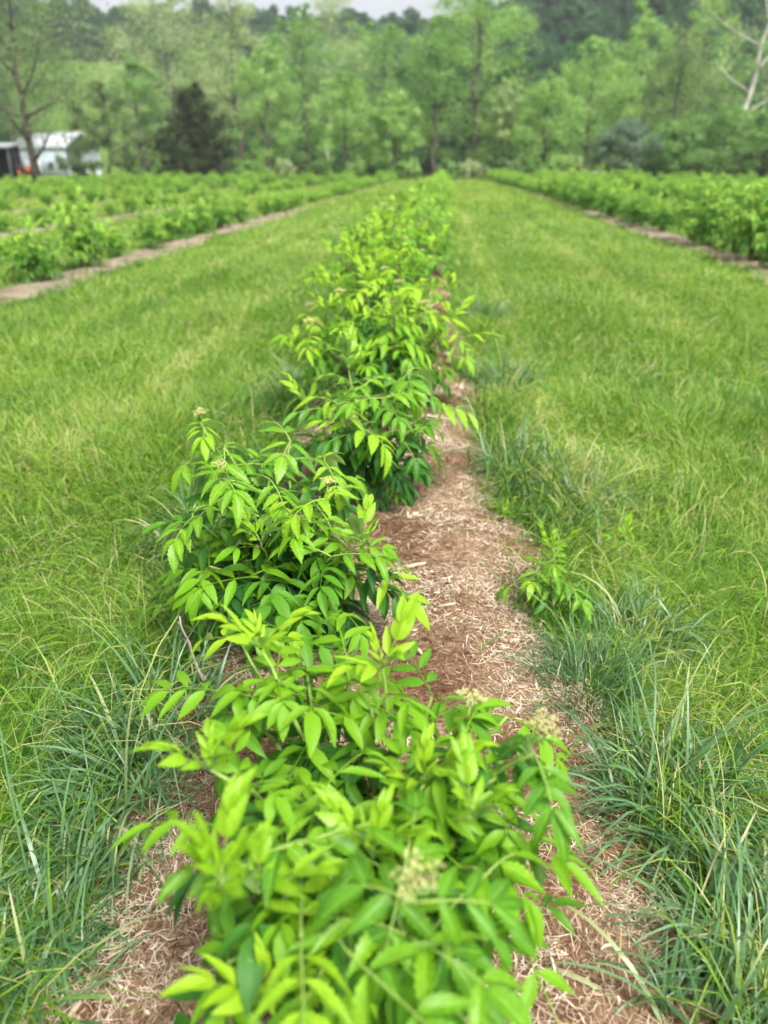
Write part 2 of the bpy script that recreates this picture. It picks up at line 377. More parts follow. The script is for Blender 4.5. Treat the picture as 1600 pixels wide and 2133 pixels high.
# ------------------------------------------------------------------ grass
def blades(rng, n, rad, lmin, lmax, w0, lean, curl, seg, tlo, thi, dry=.06, sq=False, drytone=.95, base_r=None):
    if sq: bx, by = (rng.random(n) - .5) * 2 * rad, (rng.random(n) - .5) * 2 * rad
    else:
        rr, aa = rad * np.sqrt(rng.random(n)), rng.random(n) * 6.283
        bx, by = rr * np.cos(aa), rr * np.sin(aa)
    az = rng.random(n) * 6.283 if base_r is None else np.arctan2(by, bx) + rng.normal(0, base_r, n)
    L = lmin + (lmax - lmin) * rng.random(n) ** 1.2
    le, cu = np.abs(rng.normal(0, lean, n)), np.abs(rng.normal(curl, curl * .5, n))
    w = w0 * (.6 + .8 * rng.random(n))
    ph = az + rng.normal(math.pi / 2, .5, n)
    side = np.stack([np.cos(ph), np.sin(ph), rng.normal(0, .25, n)], 1)
    hd = np.stack([np.cos(az), np.sin(az), 0 * az], 1)
    t = tlo + (thi - tlo) * rng.random(n)
    dr = rng.random(n) < dry; t[dr] = drytone - .12 * rng.random(dr.sum())
    Vs = []
    # integrate angle from vertical
    pos = np.stack([bx, by, -.01 + 0 * bx], 1); th = le.copy()
    for k in range(seg + 1):
        s = k / seg
        ww = (w * (1 - s) ** .55 * (.7 + .5 * min(1, s * 3)))[:, None] * side / 2
        if k < seg: Vs += [pos - ww, pos + ww]
        else: Vs += [pos]
        th = th + cu / seg * (1 + s)
        pos = pos + (L / seg)[:, None] * (np.sin(th)[:, None] * hd + np.cos(th)[:, None] * np.array([0, 0, 1.0]))
    m = 2 * seg + 1
    V = np.stack(Vs, 1).reshape(-1, 3); V[:, 2] = np.maximum(V[:, 2], -.01)
    b = np.arange(n)[:, None] * m
    Q = np.concatenate([b + np.array([[2 * k, 2 * k + 1, 2 * k + 3, 2 * k + 2]]) for k in range(seg - 1)])
    T = b + np.array([[2 * seg - 2, 2 * seg - 1, 2 * seg]])
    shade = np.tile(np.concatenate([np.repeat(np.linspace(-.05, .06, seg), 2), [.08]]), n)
    return V, [Q, T], np.repeat(t, m) + shade
grng = np.random.default_rng(11)
def in_view(x, y, m=340):
    px, py, zc = project(np.stack([x, y, 0 * x], 1)); return (px > -m) & (px < 1600 + m) & (py < 2133 + m)
def edge_dist(x, y):
    """signed distance out of the nearest mulch strip (negative = on mulch)"""
    d = np.maximum(xl(y) - x, x - xr(y))
    for rx, k in ROWS[:2] + ROWS[7:9]: d = np.minimum(d, np.abs(x - rx) - row_half(y, rx) * (.15 + 1.1 * vnoise(y * 1.1, x * 1.5 + rx, 57)))
    return d
def lane_tone(x, y):
    t = .0 + .40 * (fbm(x * .9, y * .25, 41) - .5) + .30 * (fbm(x * 4, y * 3, 44) - .5)
    t = t + .20 * (vnoise(x * 3.2, y * .08, 45) - .5) * np.clip((y - 3) / 4, 0, 1)      # mown strips run with the rows
    t = t + .30 * np.exp(-((x + 2.14 + .04 * np.sin(y * .9)) / .09) ** 2) * np.clip((y - 4.2) / 2, 0, 1) + .12 * np.exp(-((x + 3.0) / .12) ** 2) * np.clip((y - 5) / 3, 0, 1)      # mower wheel lines
    t = t + .26 * np.exp(-((x - .68 - .04 * np.sin(y * .8)) / .13) ** 2) + .20 * np.exp(-((x - 2.4) / .13) ** 2) * np.clip((y - 3) / 3, 0, 1)
    t = t + .12 * np.exp(-((x - 3.4) / .2) ** 2) + .14 * np.exp(-((x + 3.7) / .22) ** 2)
    return t
GV, GQ, GT, GTo, GN = [], [], [], [], [0]
def sward(n, x0, x1, y0, y1, w0, seg, keep=.02, tall=1.0):
    r = grng; x, y = x0 + (x1 - x0) * r.random(n), y0 + (y1 - y0) * r.random(n)
    k = in_view(x, y); x, y = x[k], y[k]; d = edge_dist(x, y)
    k = (d > keep) | ((d > -.22) & (r.random(len(x)) < .045) & (fbm(x * 3, y * 3, 49) > .45)); x, y, d = x[k], y[k], d[k]; n = len(x)
    rank = .5 + (fbm(x * 1.7, y * 1.7, 47) - .5) * np.clip(4 / y, .35, 1)                                     # rank patches stand taller
    edge = np.clip(1 - d / .55, 0, 1) * np.clip(rank * 2.2 - .3, .2, 1)
    big = r.random(n) < np.where(y > 3, .07, .13) + .75 * edge
    L = (.09 + .15 * r.random(n) ** 1.4) * (.45 + 1.15 * rank); L = np.where(big, L * 1.25 + .18 * r.random(n) * (.35 + edge), L * .88) * tall
    flow = 12.0 * fbm(x * .9 + 3, y * .9, 51, 2) * np.clip(6 / y, .4, 1)                          # neighbouring blades lie over the same way
    az = flow + r.normal(0, 1.5, n)
    th = np.abs(r.normal(.35, .35, n)); cu = np.abs(r.normal(.95, .6, n)) + np.where(big, .45, 0)
    w = w0 * (.55 + .8 * r.random(n)) * np.where(big, 1.25, 1)
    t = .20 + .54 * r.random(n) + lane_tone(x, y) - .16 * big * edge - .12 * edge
    dry = r.random(n) < .12 + .14 * (fbm(x * 2.5, y * 2.5, 53) > .56); t = np.where(dry, .80 + .2 * r.random(n), t)
    w = np.where(dry, w * .7, w); L = np.where(dry, L * 1.15, L)
    ph = az + r.normal(math.pi / 2, .6, n); side = np.stack([np.cos(ph), np.sin(ph), r.normal(0, .3, n)], 1)
    hd = np.stack([np.cos(az), np.sin(az), 0 * az], 1); pos = np.stack([x, y, -.01 + 0 * x], 1); Vs = []
    for k in range(seg + 1):
        f = k / seg; ww = (w * (1 - f) ** .55 * (.75 + .4 * min(1, f * 3)))[:, None] * side / 2
        Vs += [pos - ww, pos + ww] if k < seg else [pos]
        th = th + cu / seg * (1 + f)
        pos = pos + (L / seg)[:, None] * (np.sin(th)[:, None] * hd + np.cos(th)[:, None] * np.array([0, 0, 1.0]))
    m = 2 * seg + 1; V = np.stack(Vs, 1).reshape(-1, 3); V[:, 2] = np.maximum(V[:, 2], -.005)
    b = np.arange(n)[:, None] * m + GN[0]; GN[0] += len(V); GV.append(V)
    for k in range(seg - 1): GQ.append(b + np.array([[2 * k, 2 * k + 1, 2 * k + 3, 2 * k + 2]]))
    GT.append(b + np.array([[2 * seg - 2, 2 * seg - 1, 2 * seg]]))
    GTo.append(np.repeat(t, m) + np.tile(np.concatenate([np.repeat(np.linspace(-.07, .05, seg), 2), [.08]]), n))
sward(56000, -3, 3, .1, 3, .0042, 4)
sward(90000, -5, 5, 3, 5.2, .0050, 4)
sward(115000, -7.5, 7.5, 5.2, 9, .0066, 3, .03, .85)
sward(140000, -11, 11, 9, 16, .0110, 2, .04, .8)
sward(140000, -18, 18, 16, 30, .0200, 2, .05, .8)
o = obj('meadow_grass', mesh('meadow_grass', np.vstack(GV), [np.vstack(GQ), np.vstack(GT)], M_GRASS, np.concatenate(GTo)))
tag(o, 'mown green and straw tinged grass of the lanes between rows', 'grass', kind='stuff')
src = []
for i in range(4):
    V, F, t = blades(grng, 700, 1.6, .12, .26, .040, .5, .8, 2, .36, .70, dry=.08, sq=True); src.append(mesh('grass_patch', V, F, M_GRASS, t))
fx, fy = np.meshgrid(np.arange(-85, 86, 3.0), np.arange(31, 128, 3.0)); fx, fy = fx.ravel(), fy.ravel(); k = in_view(fx, fy); fx, fy = fx[k], fy[k]; n = len(fx)
scatter('far_meadow_grass', np.stack([fx, fy, 0 * fx], 1), np.stack([0 * fx, 0 * fx, grng.integers(0, 4, n) * math.pi / 2], 1), np.ones((n, 3)), grng.integers(0, 4, n), lane_tone(fx, fy) * .5 + .06, src,
        'blurred light green grass of the far lanes', 'grass')

# big single tufts
def tuft(px, py, n, lmin, lmax, label, cat='grass tuft', w=.0062, curl=1.9, lean=.55, rad=.10, tone=(.15, .7), nbig=18, seed=0):
    p = on_height(px, py, 0)
    r = np.random.default_rng(900 + seed)
    root = empty('grass_tuft', p)
    V, F, t = blades(r, n, rad, lmin, lmax, w, lean, curl, 6, *tone, dry=.05, base_r=.9, drytone=1.0)
    tag(obj('blade_mass', mesh('blade_mass', V, F, M_TUFT, t, smooth=True), root), kind='stuff')
    for i in range(nbig):
        V, F, t = blades(r, 1, rad * .8, lmax * .85, lmax * 1.35, w * 1.35, lean * 1.1, curl * .9, 8, .35, .95, dry=.08, base_r=.7)
        obj('blade', mesh('blade', V, F, M_TUFT, t, smooth=True), root)
    return tag(root, label, cat, 'blue green grass tufts beside the mulch')
TUFTS = [
 (1400, 1690, 420, .18, .42, 'large blue green grass tuft with arching blades right of the front bush', dict(rad=.17, lean=.7)),
 (1590, 2010, 300, .20, .42, 'broad bladed blue green grass tuft at the lower right corner', dict(rad=.15)),
 (1480, 2190, 220, .18, .36, 'blue green grass tuft at the bottom edge right of the mulch', dict(rad=.13)),
 (330, 1520, 460, .18, .40, 'dense blue green grass tuft left of the front bush beside the grey twig', dict(rad=.17, lean=.7)),
 (230, 1720, 320, .15, .34, 'blue green grass tuft crowding the left side of the front bush', dict(rad=.15)),
 (300, 1640, 260, .15, .32, 'blue green grass blades arching against the left leaves of the front bush', dict(rad=.13)),
 (110, 1900, 300, .15, .32, 'green grass tuft near the lower left picture edge', dict(rad=.15)),
 (60, 2110, 240, .12, .28, 'green grass tuft in the bottom left corner beside bare mulch', dict(rad=.14)),
 (1215, 1440, 420, .14, .30, 'dense upright green grass tuft at the right mulch edge behind the front bush', dict(rad=.13, w=.004, curl=.9, tone=(.0, .5), nbig=6)),
 (1330, 1330, 240, .14, .34, 'wispy grass tuft right of the small elder seedling', dict(rad=.14, w=.005, nbig=10)),
 (1080, 985, 420, .20, .42, 'dark blue green grass tuft bulging over the mulch edge beside the third bush', dict(rad=.20, w=.006)),
 (1190, 1060, 320, .20, .42, 'pale tipped grass tuft a little behind the small elder seedling', dict(rad=.2, w=.006)),
 (1050, 800, 300, .2, .42, 'grey green grass tuft at the narrow bend of the mulch strip', dict(rad=.2, w=.007)),
 (640, 810, 300, .2, .42, 'blue grey grass tuft left of the fourth bush', dict(rad=.2, w=.007)),
 (1010, 660, 260, .2, .42, 'grey green grass tuft right of the leafy fourth bush', dict(rad=.22, w=.009)),
 (420, 1130, 300, .16, .36, 'dark grass tuft in the shade left of the second bush', dict(rad=.2, w=.006)),
]
for i, (px, py, n, a, b, lab, kw) in enumerate(TUFTS): tuft(px, py, n, a, b, lab, seed=i, **kw)

# ------------------------------------------------------------------ elder leaves
def leaflet(rows, width, fold, droop, twist, serr, seed):
    r = np.random.default_rng(seed); V, UV = [], []
    for i in range(rows + 1):
        t = i / rows
        hw = width * .5 * (math.sin(math.pi * min(1, t ** .78)) ** .85 if 0 < t < 1 else 0) * (1 - .12 * t)
        hw = max(hw, .004)
        sg = serr * hw * (1 if i % 2 else -1) if 0 < i < rows else 0
        th = droop * t
        y, z = (math.sin(th) / max(droop, 1e-3)), -(1 - math.cos(th)) / max(droop, 1e-3)
        tw = twist * t
        for c in (-1, -.5, 0, .5, 1):
            o = c * (hw + (sg if abs(c) == 1 else 0))
            up = abs(o) * fold - .02 * (1 - abs(c)) * 0 + (.012 * math.sin(t * 9 + c * 3 + seed) if abs(c) == 1 else 0)
            V.append((o * math.cos(tw) - up * math.sin(tw), y, z + o * math.sin(tw) + up * math.cos(tw))); UV.append((.5 + c * .5, t))
    Q = [(i * 5 + j, i * 5 + j + 1, i * 5 + j + 6, i * 5 + j + 5) for i in range(rows) for j in range(4)]
    return np.array(V), np.array(Q), np.array(UV)
LF_SHAPES = [(.34, .30, .55, .10), (.31, .45, .9, -.2), (.38, .2, .75, .25), (.29, .55, .35, -.1)]
LF_GEO = [leaflet(16, w, f, d, tw, .13, 7 * i + 1) for i, (w, f, d, tw) in enumerate(LF_SHAPES)]
LF_MID = [leaflet(5, w, f, d, tw, 0, 7 * i + 1) for i, (w, f, d, tw) in enumerate(LF_SHAPES)]
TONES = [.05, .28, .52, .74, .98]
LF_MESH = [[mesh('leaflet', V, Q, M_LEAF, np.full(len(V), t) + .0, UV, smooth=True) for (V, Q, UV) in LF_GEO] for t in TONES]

def T(v): return Matrix.Translation(Vector(v))
def leaf_template(seed, npairs, droop, young=False):
    """unit compound leaf along +Y: rachis points plus leaflets (shape, matrix)"""
    r = random.Random(seed)
    pts, th, p = [], 0.0, Vector((0, 0, 0)); K = 10; pts.append(p.copy()); ang = [0.0]
    for k in range(K):
        th -= droop / K
        p = p + Vector((0, math.cos(th), math.sin(th))) / K; pts.append(p.copy()); ang.append(th)
    lets = []
    t0 = .28 if not young else .25
    for j in range(npairs):
        t = t0 + (.90 - t0) * j / max(1, npairs - 1) if npairs > 1 else .7
        i = t * K; a = int(i); f = i - a; q = pts[a].lerp(pts[min(a + 1, K)], f); th = ang[a]
        sz = (.56 + .10 * math.sin(math.pi * (j + .8) / npairs)) * r.uniform(.88, 1.1)
        for s in (-1, 1):
            sw = s * R((r.uniform(48, 68) if not young else r.uniform(26, 42)) - 10 * j)
            dn = R(r.uniform(-2, 20)) if not young else R(r.uniform(-18, 6))
            M = T(q) @ Matrix.Rotation(th, 4, 'X') @ Matrix.Rotation(-sw, 4, 'Z') @ Matrix.Rotation(-dn, 4, 'X') @ Matrix.Rotation(s * R(r.uniform(-8, 22)), 4, 'Y') @ T((0, .02, 0)) @ Matrix.Scale(sz, 4)
            lets.append((r.randrange(4), M))
    M = T(pts[-1]) @ Matrix.Rotation(ang[-1] - R(r.uniform(0, 15)), 4, 'X') @ Matrix.Rotation(R(r.uniform(-12, 12)), 4, 'Z') @ Matrix.Scale(r.uniform(.62, .74), 4)
    lets.append((r.randrange(4), M))
    return dict(pts=[tuple(q) for q in pts], lets=lets)
TPL = [leaf_template(i, [2, 3, 3, 3, 2, 3][i % 6], [.4, .65, .85, .5, .7, .95][i % 6]) for i in range(6)] + [leaf_template(50 + i, 3, -.25 + .2 * i, True) for i in range(3)]
for t in TPL:
    b = MB(); b.tube(np.array(t['pts']), np.linspace(.016, .007, 11), 5); t['rachis'] = b.me('rachis', M_STEM, True)
def tpl_bake(t, geo, tone):
    b = MB(); b.tube(np.array(t['pts'])[::2 if geo is LF_MID else 5], np.linspace(.017, .008, 11)[::2 if geo is LF_MID else 5], 3, tone=tone + .1)
    for s, M in t['lets']:
        V, Q, UV = geo[s]; A = np.array(M)
        b.add(V @ A[:3, :3].T + A[:3, 3], Q, tone=tone)
    return b
# low poly leaflet for distant foliage
def lowlet(w, f, d):
    V = np.array([(0, 0, 0), (-w * .5, .42, w * f * .5 - .05 * d), (0, .5, -.14 * d), (w * .5, .42, w * f * .5 - .05 * d), (0, .95, -.46 * d)])
    return V, np.array([(0, 2, 1), (0, 3, 2), (1, 2, 4), (2, 3, 4)])
LF_LOW = [lowlet(w * 1.1, f, d) for (w, f, d, tw) in LF_SHAPES]

def frame(p, az, el, roll, size):
    return T(p) @ Matrix.Rotation(az, 4, 'Z') @ Matrix.Rotation(el, 4, 'X') @ Matrix.Rotation(roll, 4, 'Y') @ Matrix.Scale(size, 4)
def bush_plan(seed, height, radius, ncane, leaf=.2, tips=None, young=.5, flower=.25, nodes=6, base=.07, lift=0.0):
    """canes, leaves (template, matrix, tone index), flower heads; bush-local, base at the origin"""
    r = random.Random(seed); canes, leaves, flowers = [], [], []
    if tips is None:
        tips = []
        for i in range(ncane):
            a = i * 2.399 + r.uniform(-.4, .4); q = radius * math.sqrt((i + .5) / ncane) * r.uniform(.8, 1.1)
            h = height * (1 - .42 * (q / radius) ** 2) * r.uniform(.84, 1.05)
            u = r.random()
            tips.append((q * math.cos(a), q * math.sin(a), h, 'y' if u < young else ('f' if u < young + flower else 'n')))
    for (tx, ty, tz, kind) in tips:
        az0 = math.atan2(ty, tx); rr = math.hypot(tx, ty)
        bx, by = base * math.cos(az0) * r.uniform(.3, 1.2), base * math.sin(az0) * r.uniform(.3, 1.2)
        b0, b3 = Vector((bx, by, 0)), Vector((tx, ty, tz))
        b1 = Vector((bx + (tx - bx) * .25, by + (ty - by) * .25, tz * .45)); b2 = Vector((bx + (tx - bx) * .62, by + (ty - by) * .62, tz * .82))
        pts = []
        for k in range(11):
            s = k / 10; q = 1 - s
            pts.append(b0 * q ** 3 + b1 * 3 * s * q * q + b2 * 3 * s * s * q + b3 * s ** 3 + Vector((r.gauss(0, .004), r.gauss(0, .004), 0)))
        canes.append(([tuple(p) for p in pts], .0065 * (height / .7) ** .5))
        az = r.uniform(0, 6.28)
        for j in range(nodes):
            s = 1 - .78 * (j / nodes) ** .9
            i = min(9, int(s * 10)); p = pts[i].lerp(pts[i + 1], s * 10 - i)
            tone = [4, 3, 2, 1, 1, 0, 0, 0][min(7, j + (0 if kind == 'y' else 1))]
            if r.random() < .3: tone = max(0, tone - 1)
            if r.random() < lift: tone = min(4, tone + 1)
            for side in (0, math.pi):
                a = az + side + r.uniform(-.35, .35)
                if j > 1 and r.random() < .12: continue
                # outer side of the bush carries longer leaves
                out = math.cos(a + math.pi / 2 - az0) * min(1, rr / max(radius, .01))
                if j == 0 and kind == 'y':
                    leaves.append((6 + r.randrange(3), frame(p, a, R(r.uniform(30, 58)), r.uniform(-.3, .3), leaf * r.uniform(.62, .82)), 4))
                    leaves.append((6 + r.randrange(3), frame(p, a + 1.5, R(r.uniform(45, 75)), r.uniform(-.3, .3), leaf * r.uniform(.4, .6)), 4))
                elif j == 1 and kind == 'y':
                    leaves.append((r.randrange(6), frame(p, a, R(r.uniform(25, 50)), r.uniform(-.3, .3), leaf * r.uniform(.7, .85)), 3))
                else:
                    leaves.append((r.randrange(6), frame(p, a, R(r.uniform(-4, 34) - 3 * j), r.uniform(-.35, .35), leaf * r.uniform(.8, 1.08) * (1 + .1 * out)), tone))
            az += math.pi / 2 + r.uniform(-.3, .3)
        if kind == 'f': flowers.append((tuple(pts[-1] + Vector((0, 0, .018))), r.uniform(.95, 1.25)))
    return canes, leaves, flowers
def flower_mesh(seed):
    r = np.random.default_rng(seed); b = MB(); O = np.array([(1, 0, 0), (-1, 0, 0), (0, 1, 0), (0, -1, 0), (0, 0, 1), (0, 0, -1)], float)
    OT = [(0, 2, 4), (2, 1, 4), (1, 3, 4), (3, 0, 4), (2, 0, 5), (1, 2, 5), (3, 1, 5), (0, 3, 5)]
    b.tube([(0, 0, 0), (0, 0, .028)], .0022, 5, tone=.1)
    for k in range(9):
        a = k * 2.399; q = .026 * math.sqrt(k / 8); e = np.array([q * math.cos(a), q * math.sin(a), .046 - 5 * q * q + r.normal(0, .002)])
        b.tube([(0, 0, .026), e * np.array([.6, .6, .92]), e], [.0014, .001, .0008], 4, tone=.1)
        for m in range(13):
            v = r.normal(0, 1, 3); v /= np.linalg.norm(v); v[2] = abs(v[2]) * .7
            b.add(O * r.uniform(.0016, .0028) + e + v * .0085, (), OT, tone=r.uniform(.3, 1))
    return b.me('flower_head', M_BUD, True)
FLOW = [flower_mesh(i) for i in range(3)]
def near_bush(name, loc, plan, label, cat, maxlets=300, group=None, detail=True):
    canes, leaves, flowers = plan
    root = empty(name, loc); tag(root, label, cat, group)
    for pts, rad in canes:
        b = MB(); P = np.array(pts)
        b.tube(P[:8], np.linspace(rad, rad * .7, 8), 7); b.tube(P[7:], np.linspace(rad * .7, rad * .42, 4), 6)
        me = b.me('cane', M_CANE, True); me.materials.append(M_STEM)
        zz = np.empty(len(me.polygons), np.int32); c = np.array([p.center.z for p in me.polygons]); zz[:] = (c > .62 * P[-1][2])
        me.polygons.foreach_set('material_index', zz); obj('cane', me, root)
    # leaves that show largest first: higher and nearer the camera
    order = sorted(range(len(leaves)), key=lambda i: -(leaves[i][1].translation.z - .35 * leaves[i][1].translation.y))
    n, rest = 0, MB()
    for i in order:
        ti, M, tone = leaves[i]; t = TPL[ti]
        if n + len(t['lets']) <= maxlets:
            lf = obj('leaf', t['rachis'], root, M)
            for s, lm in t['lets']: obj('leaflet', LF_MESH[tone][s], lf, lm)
            n += len(t['lets'])
        else:
            b = tpl_bake(t, LF_MID, TONES[tone]); A = np.array(M)
            for V, tt in zip(b.V, b.t): pass
            V = np.vstack(b.V) @ A[:3, :3].T + A[:3, 3]
            rest.add(V, np.vstack(b.Q), np.vstack(b.T) if b.T else (), np.concatenate(b.t))
    if rest.n: tag(obj('inner_foliage', rest.me('inner_foliage', M_LEAFB, True), root), kind='stuff')
    for i, (p, s) in enumerate(flowers): obj('flower_head', FLOW[i % 3], root, T(p) @ Matrix.Rotation(i * 1.3, 4, 'Z') @ Matrix.Rotation(.25, 4, 'X') @ Matrix.Scale(s * .8, 4))
    return root
LEAFM = {}
def leaf_mesh(ti, tone):
    if (ti, tone) not in LEAFM:
        b = tpl_bake(TPL[ti], LF_MID, TONES[tone]); LEAFM[ti, tone] = b.me('leaf', M_LEAFB, True)
    return LEAFM[ti, tone]
def mid_bush(name, loc, plan, label, cat, group=None):
    canes, leaves, flowers = plan
    root = empty(name, loc); tag(root, label, cat, group)
    for pts, rad in canes:
        b = MB(); b.tube(np.array(pts)[::2], np.linspace(rad, rad * .45, 6), 5); obj('cane', b.me('cane', M_CANE, True), root)
    for ti, M, tone in leaves: obj('leaf', leaf_mesh(ti, tone), root, M)
    for i, (p, s) in enumerate(flowers): obj('flower_head', FLOW[i % 3], root, T(p) @ Matrix.Scale(s * 1.2, 4))
    return root

# front bush: tips set where the photograph shows the shoots (height above ground, photo position)
P1 = on_height(770, 1905, 0)
def tip(px, py, z, kind, base): p = on_height(px, py, z) - base; return (p[0], p[1], z, kind)
tips1 = [tip(545, 1350, .66, 'y', P1), tip(800, 1390, .66, 'y', P1), tip(440, 1610, .66, 'y', P1), tip(460, 1830, .68, 'y', P1),
         tip(865, 1870, .72, 'f', P1), tip(1110, 1570, .66, 'f', P1), tip(970, 1520, .62, 'f', P1), tip(690, 1640, .60, 'n', P1),
         tip(540, 1860, .62, 'y', P1), tip(720, 1990, .60, 'n', P1), tip(1020, 1830, .60, 'n', P1), tip(640, 1480, .58, 'n', P1), tip(480, 2010, .5, 'n', P1),
         tip(1080, 1700, .56, 'n', P1), tip(880, 1640, .60, 'y', P1), tip(1090, 1980, .44, 'n', P1), tip(900, 2060, .52, 'n', P1), tip(560, 2080, .5, 'y', P1), tip(460, 1720, .54, 'n', P1),
         tip(780, 1780, .60, 'y', P1), tip(1030, 1620, .58, 'n', P1), tip(760, 2150, .5, 'n', P1), tip(470, 1440, .58, 'n', P1), tip(640, 1420, .58, 'n', P1), tip(770, 1470, .58, 'n', P1), tip(900, 1450, .58, 'n', P1), tip(1060, 1490, .50, 'n', P1), tip(610, 1330, .60, 'n', P1), tip(720, 1360, .60, 'n', P1), tip(500, 1340, .58, 'n', P1), tip(980, 1700, .62, 'y', P1), tip(640, 1750, .64, 'n', P1), tip(630, 1960, .6, 'n', P1), tip(980, 1960, .52, 'n', P1), tip(840, 1960, .6, 'n', P1)]
near_bush('elderberry_bush', P1, bush_plan(3, .68, .36, 0, leaf=.124, lift=.35, tips=tips1, nodes=6), 'large front elderberry bush with lime leaves and blurred cream flower heads', 'bush')
P2 = on_height(620, 1290, 0)
tips2 = [tip(420, 890, .70, 'f', P2), tip(600, 920, .64, 'n', P2), tip(455, 1000, .62, 'f', P2), tip(680, 1040, .54, 'f', P2), tip(540, 1130, .46, 'y', P2),
         tip(755, 1130, .46, 'y', P2), tip(560, 1000, .58, 'n', P2), tip(400, 1080, .48, 'n', P2), tip(690, 1160, .42, 'n', P2), tip(520, 1200, .36, 'n', P2), tip(680, 960, .56, 'n', P2), tip(470, 930, .66, 'n', P2), tip(600, 1080, .5, 'n', P2), tip(790, 1190, .36, 'n', P2), tip(600, 1250, .28, 'n', P2), tip(500, 1250, .26, 'n', P2), tip(700, 1270, .24, 'n', P2), tip(440, 1180, .36, 'n', P2)]
near_bush('elderberry_bush', P2, bush_plan(8, .68, .38, 0, leaf=.16, lift=.45, tips=tips2, nodes=6), 'second elderberry bush leaning left, cream flower head at its top left', 'bush')
P3 = on_height(760, 1055, 0)
tips3 = [tip(725, 770, .66, 'y', P3), tip(850, 775, .66, 'n', P3), tip(680, 830, .58, 'n', P3), tip(900, 850, .5, 'n', P3), tip(800, 830, .6, 'n', P3),
         tip(735, 890, .5, 'f', P3), tip(640, 845, .52, 'y', P3), tip(850, 900, .46, 'n', P3), tip(760, 800, .62, 'n', P3)]
near_bush('elderberry_bush', P3, bush_plan(21, .66, .36, 0, leaf=.175, lift=.45, tips=tips3, nodes=6), 'third elderberry bush with bare dark stems and drooping leaves over the mulch', 'bush')
mids = [(-.36, 4.6, .80, .58, 'fourth elderberry bush, broad with bright yellow green shoot tips'), (-.42, 5.9, .86, .58, 'fifth elderberry bush from the front, bright green, in the central row'),
        (-.55, 7.4, .96, .62, 'sixth elderberry bush from the front in the central row, taller than the fifth'), (-.60, 8.9, 1.06, .62, 'tall seventh elderberry bush from the front with pale flower heads')]
for i, (x, y, h, r_, lab) in enumerate(mids):
    mid_bush('elderberry_bush', (x, y, .03), bush_plan(60 + i, h, r_, 18, leaf=.185, young=.55, flower=.15, nodes=6, lift=.9), lab, 'bush')

# ------------------------------------------------------------------ bushes of all rows
def low_bush(seed, height, radius):
    canes, leaves, flowers = bush_plan(seed, height, radius, 8 + seed % 5, leaf=.22, young=.45, flower=.15, nodes=6)
    st = MB()
    for pts, rad in canes: st.tube(np.array(pts)[::3], np.linspace(rad * 1.2, rad * .5, 4), 4)
    fo = MB(); rr = random.Random(seed)
    for ti, M, tone in leaves:
        A = np.array(M); tn = TONES[tone] * .75 + .34 + rr.uniform(-.1, .1)
        for s, lm in TPL[ti]['lets']:
            V, Tn = LF_LOW[s]; L = A @ np.array(lm)
            fo.add(V @ L[:3, :3].T + L[:3, 3], (), Tn, tn)
    return st.me('canes', M_CANE), fo.me('foliage', M_LEAFC), flowers
LOW = [low_bush(200 + i, .78 + .08 * (i % 4), .36 + .07 * (i % 3)) for i in range(10)]
ORD = ['nearest', 'second', 'third', 'fourth', 'fifth', 'sixth', 'seventh', 'eighth', 'ninth', 'tenth', 'eleventh', 'twelfth']
brng = random.Random(77); spots = []
for rx, k in [(-.42, 0)] + ROWS:
    y = 10.3 if k == 0 else (8.9 if rx < 0 else 11.4) if k == 1 else 5.0 + brng.random()
    while y < FIELD_END - 3:
        if k == 0 or (k == 1 and y < 17) or brng.random() > (.24 if k == 1 and rx < 0 else .14):
            s = (brng.uniform(.85, 1.08) if k == 0 else brng.uniform(.85, 1.3) if rx > 0 and k < 3 else brng.choice([brng.uniform(.5, .8), brng.uniform(.75, 1.12)])); x = rx + (0 if k == 0 else math.copysign(.16, rx)) + brng.gauss(0, .08) + (.12 * min(1, (y - 10) / 40) if k == 0 else 0)
            px, py, zc = project(np.array([[x, y, .5]])); px0, _, _ = project(np.array([[x - .5, y, .5], [x + .5, y, .5]]))
            if px0[1] > -10 and px0[0] < 1610 and zc[0] > 2: spots.append((float(zc[0]), x, y, s, rx, k))
        y += brng.uniform(1.0, 1.3) if k == 0 else brng.uniform(1.05, 1.5) if rx > 0 and k < 3 else brng.uniform(1.3, 2.0)
spots.sort()
near_spots, far_spots = spots[:292], spots[292:]
count = {}
for zc, x, y, s, rx, k in near_spots:
    c = count[rx] = count.get(rx, 0) + 1
    side = 'left' if rx < 0 else 'right'; kth = ['', 'first', 'second', 'third', 'fourth', 'fifth', 'sixth', 'seventh'][k]
    if k == 0: lab = ('%s elderberry bush from the front in the central row' % ['eighth', 'ninth', 'tenth', 'eleventh', 'twelfth', 'thirteenth'][c - 1]) if c <= 6 else 'small distant elderberry bush towards the far end of the central row'
    elif c <= 10: lab = '%s%s elderberry bush in the %s row %s of the central row' % ('visible ' if False else '', ORD[c - 1], kth, side)
    else: lab = 'blurred elderberry bush further back in the %s row %s of the central row' % (kth, side)
    root = empty('elderberry_bush', (x, y, .03), brng.uniform(0, 6.28)); root.scale = (s * (1.38 if k == 0 else 1), s * (1.38 if k == 0 else 1), s * brng.uniform(.9, 1.1))
    tag(root, lab, 'bush', 'bushes of the central row' if k == 0 else 'bushes of the %s row on the %s' % (kth, side))
    v = brng.randrange(10)
    obj('canes', LOW[v][0], root); tag(obj('foliage', LOW[v][1], root), kind='stuff')
    if zc < 20 or brng.random() < .25:
        for p, fs in LOW[v][2]: obj('flower_head', FLOW[0], root, T(p) @ Matrix.Scale(fs * 1.5, 4))
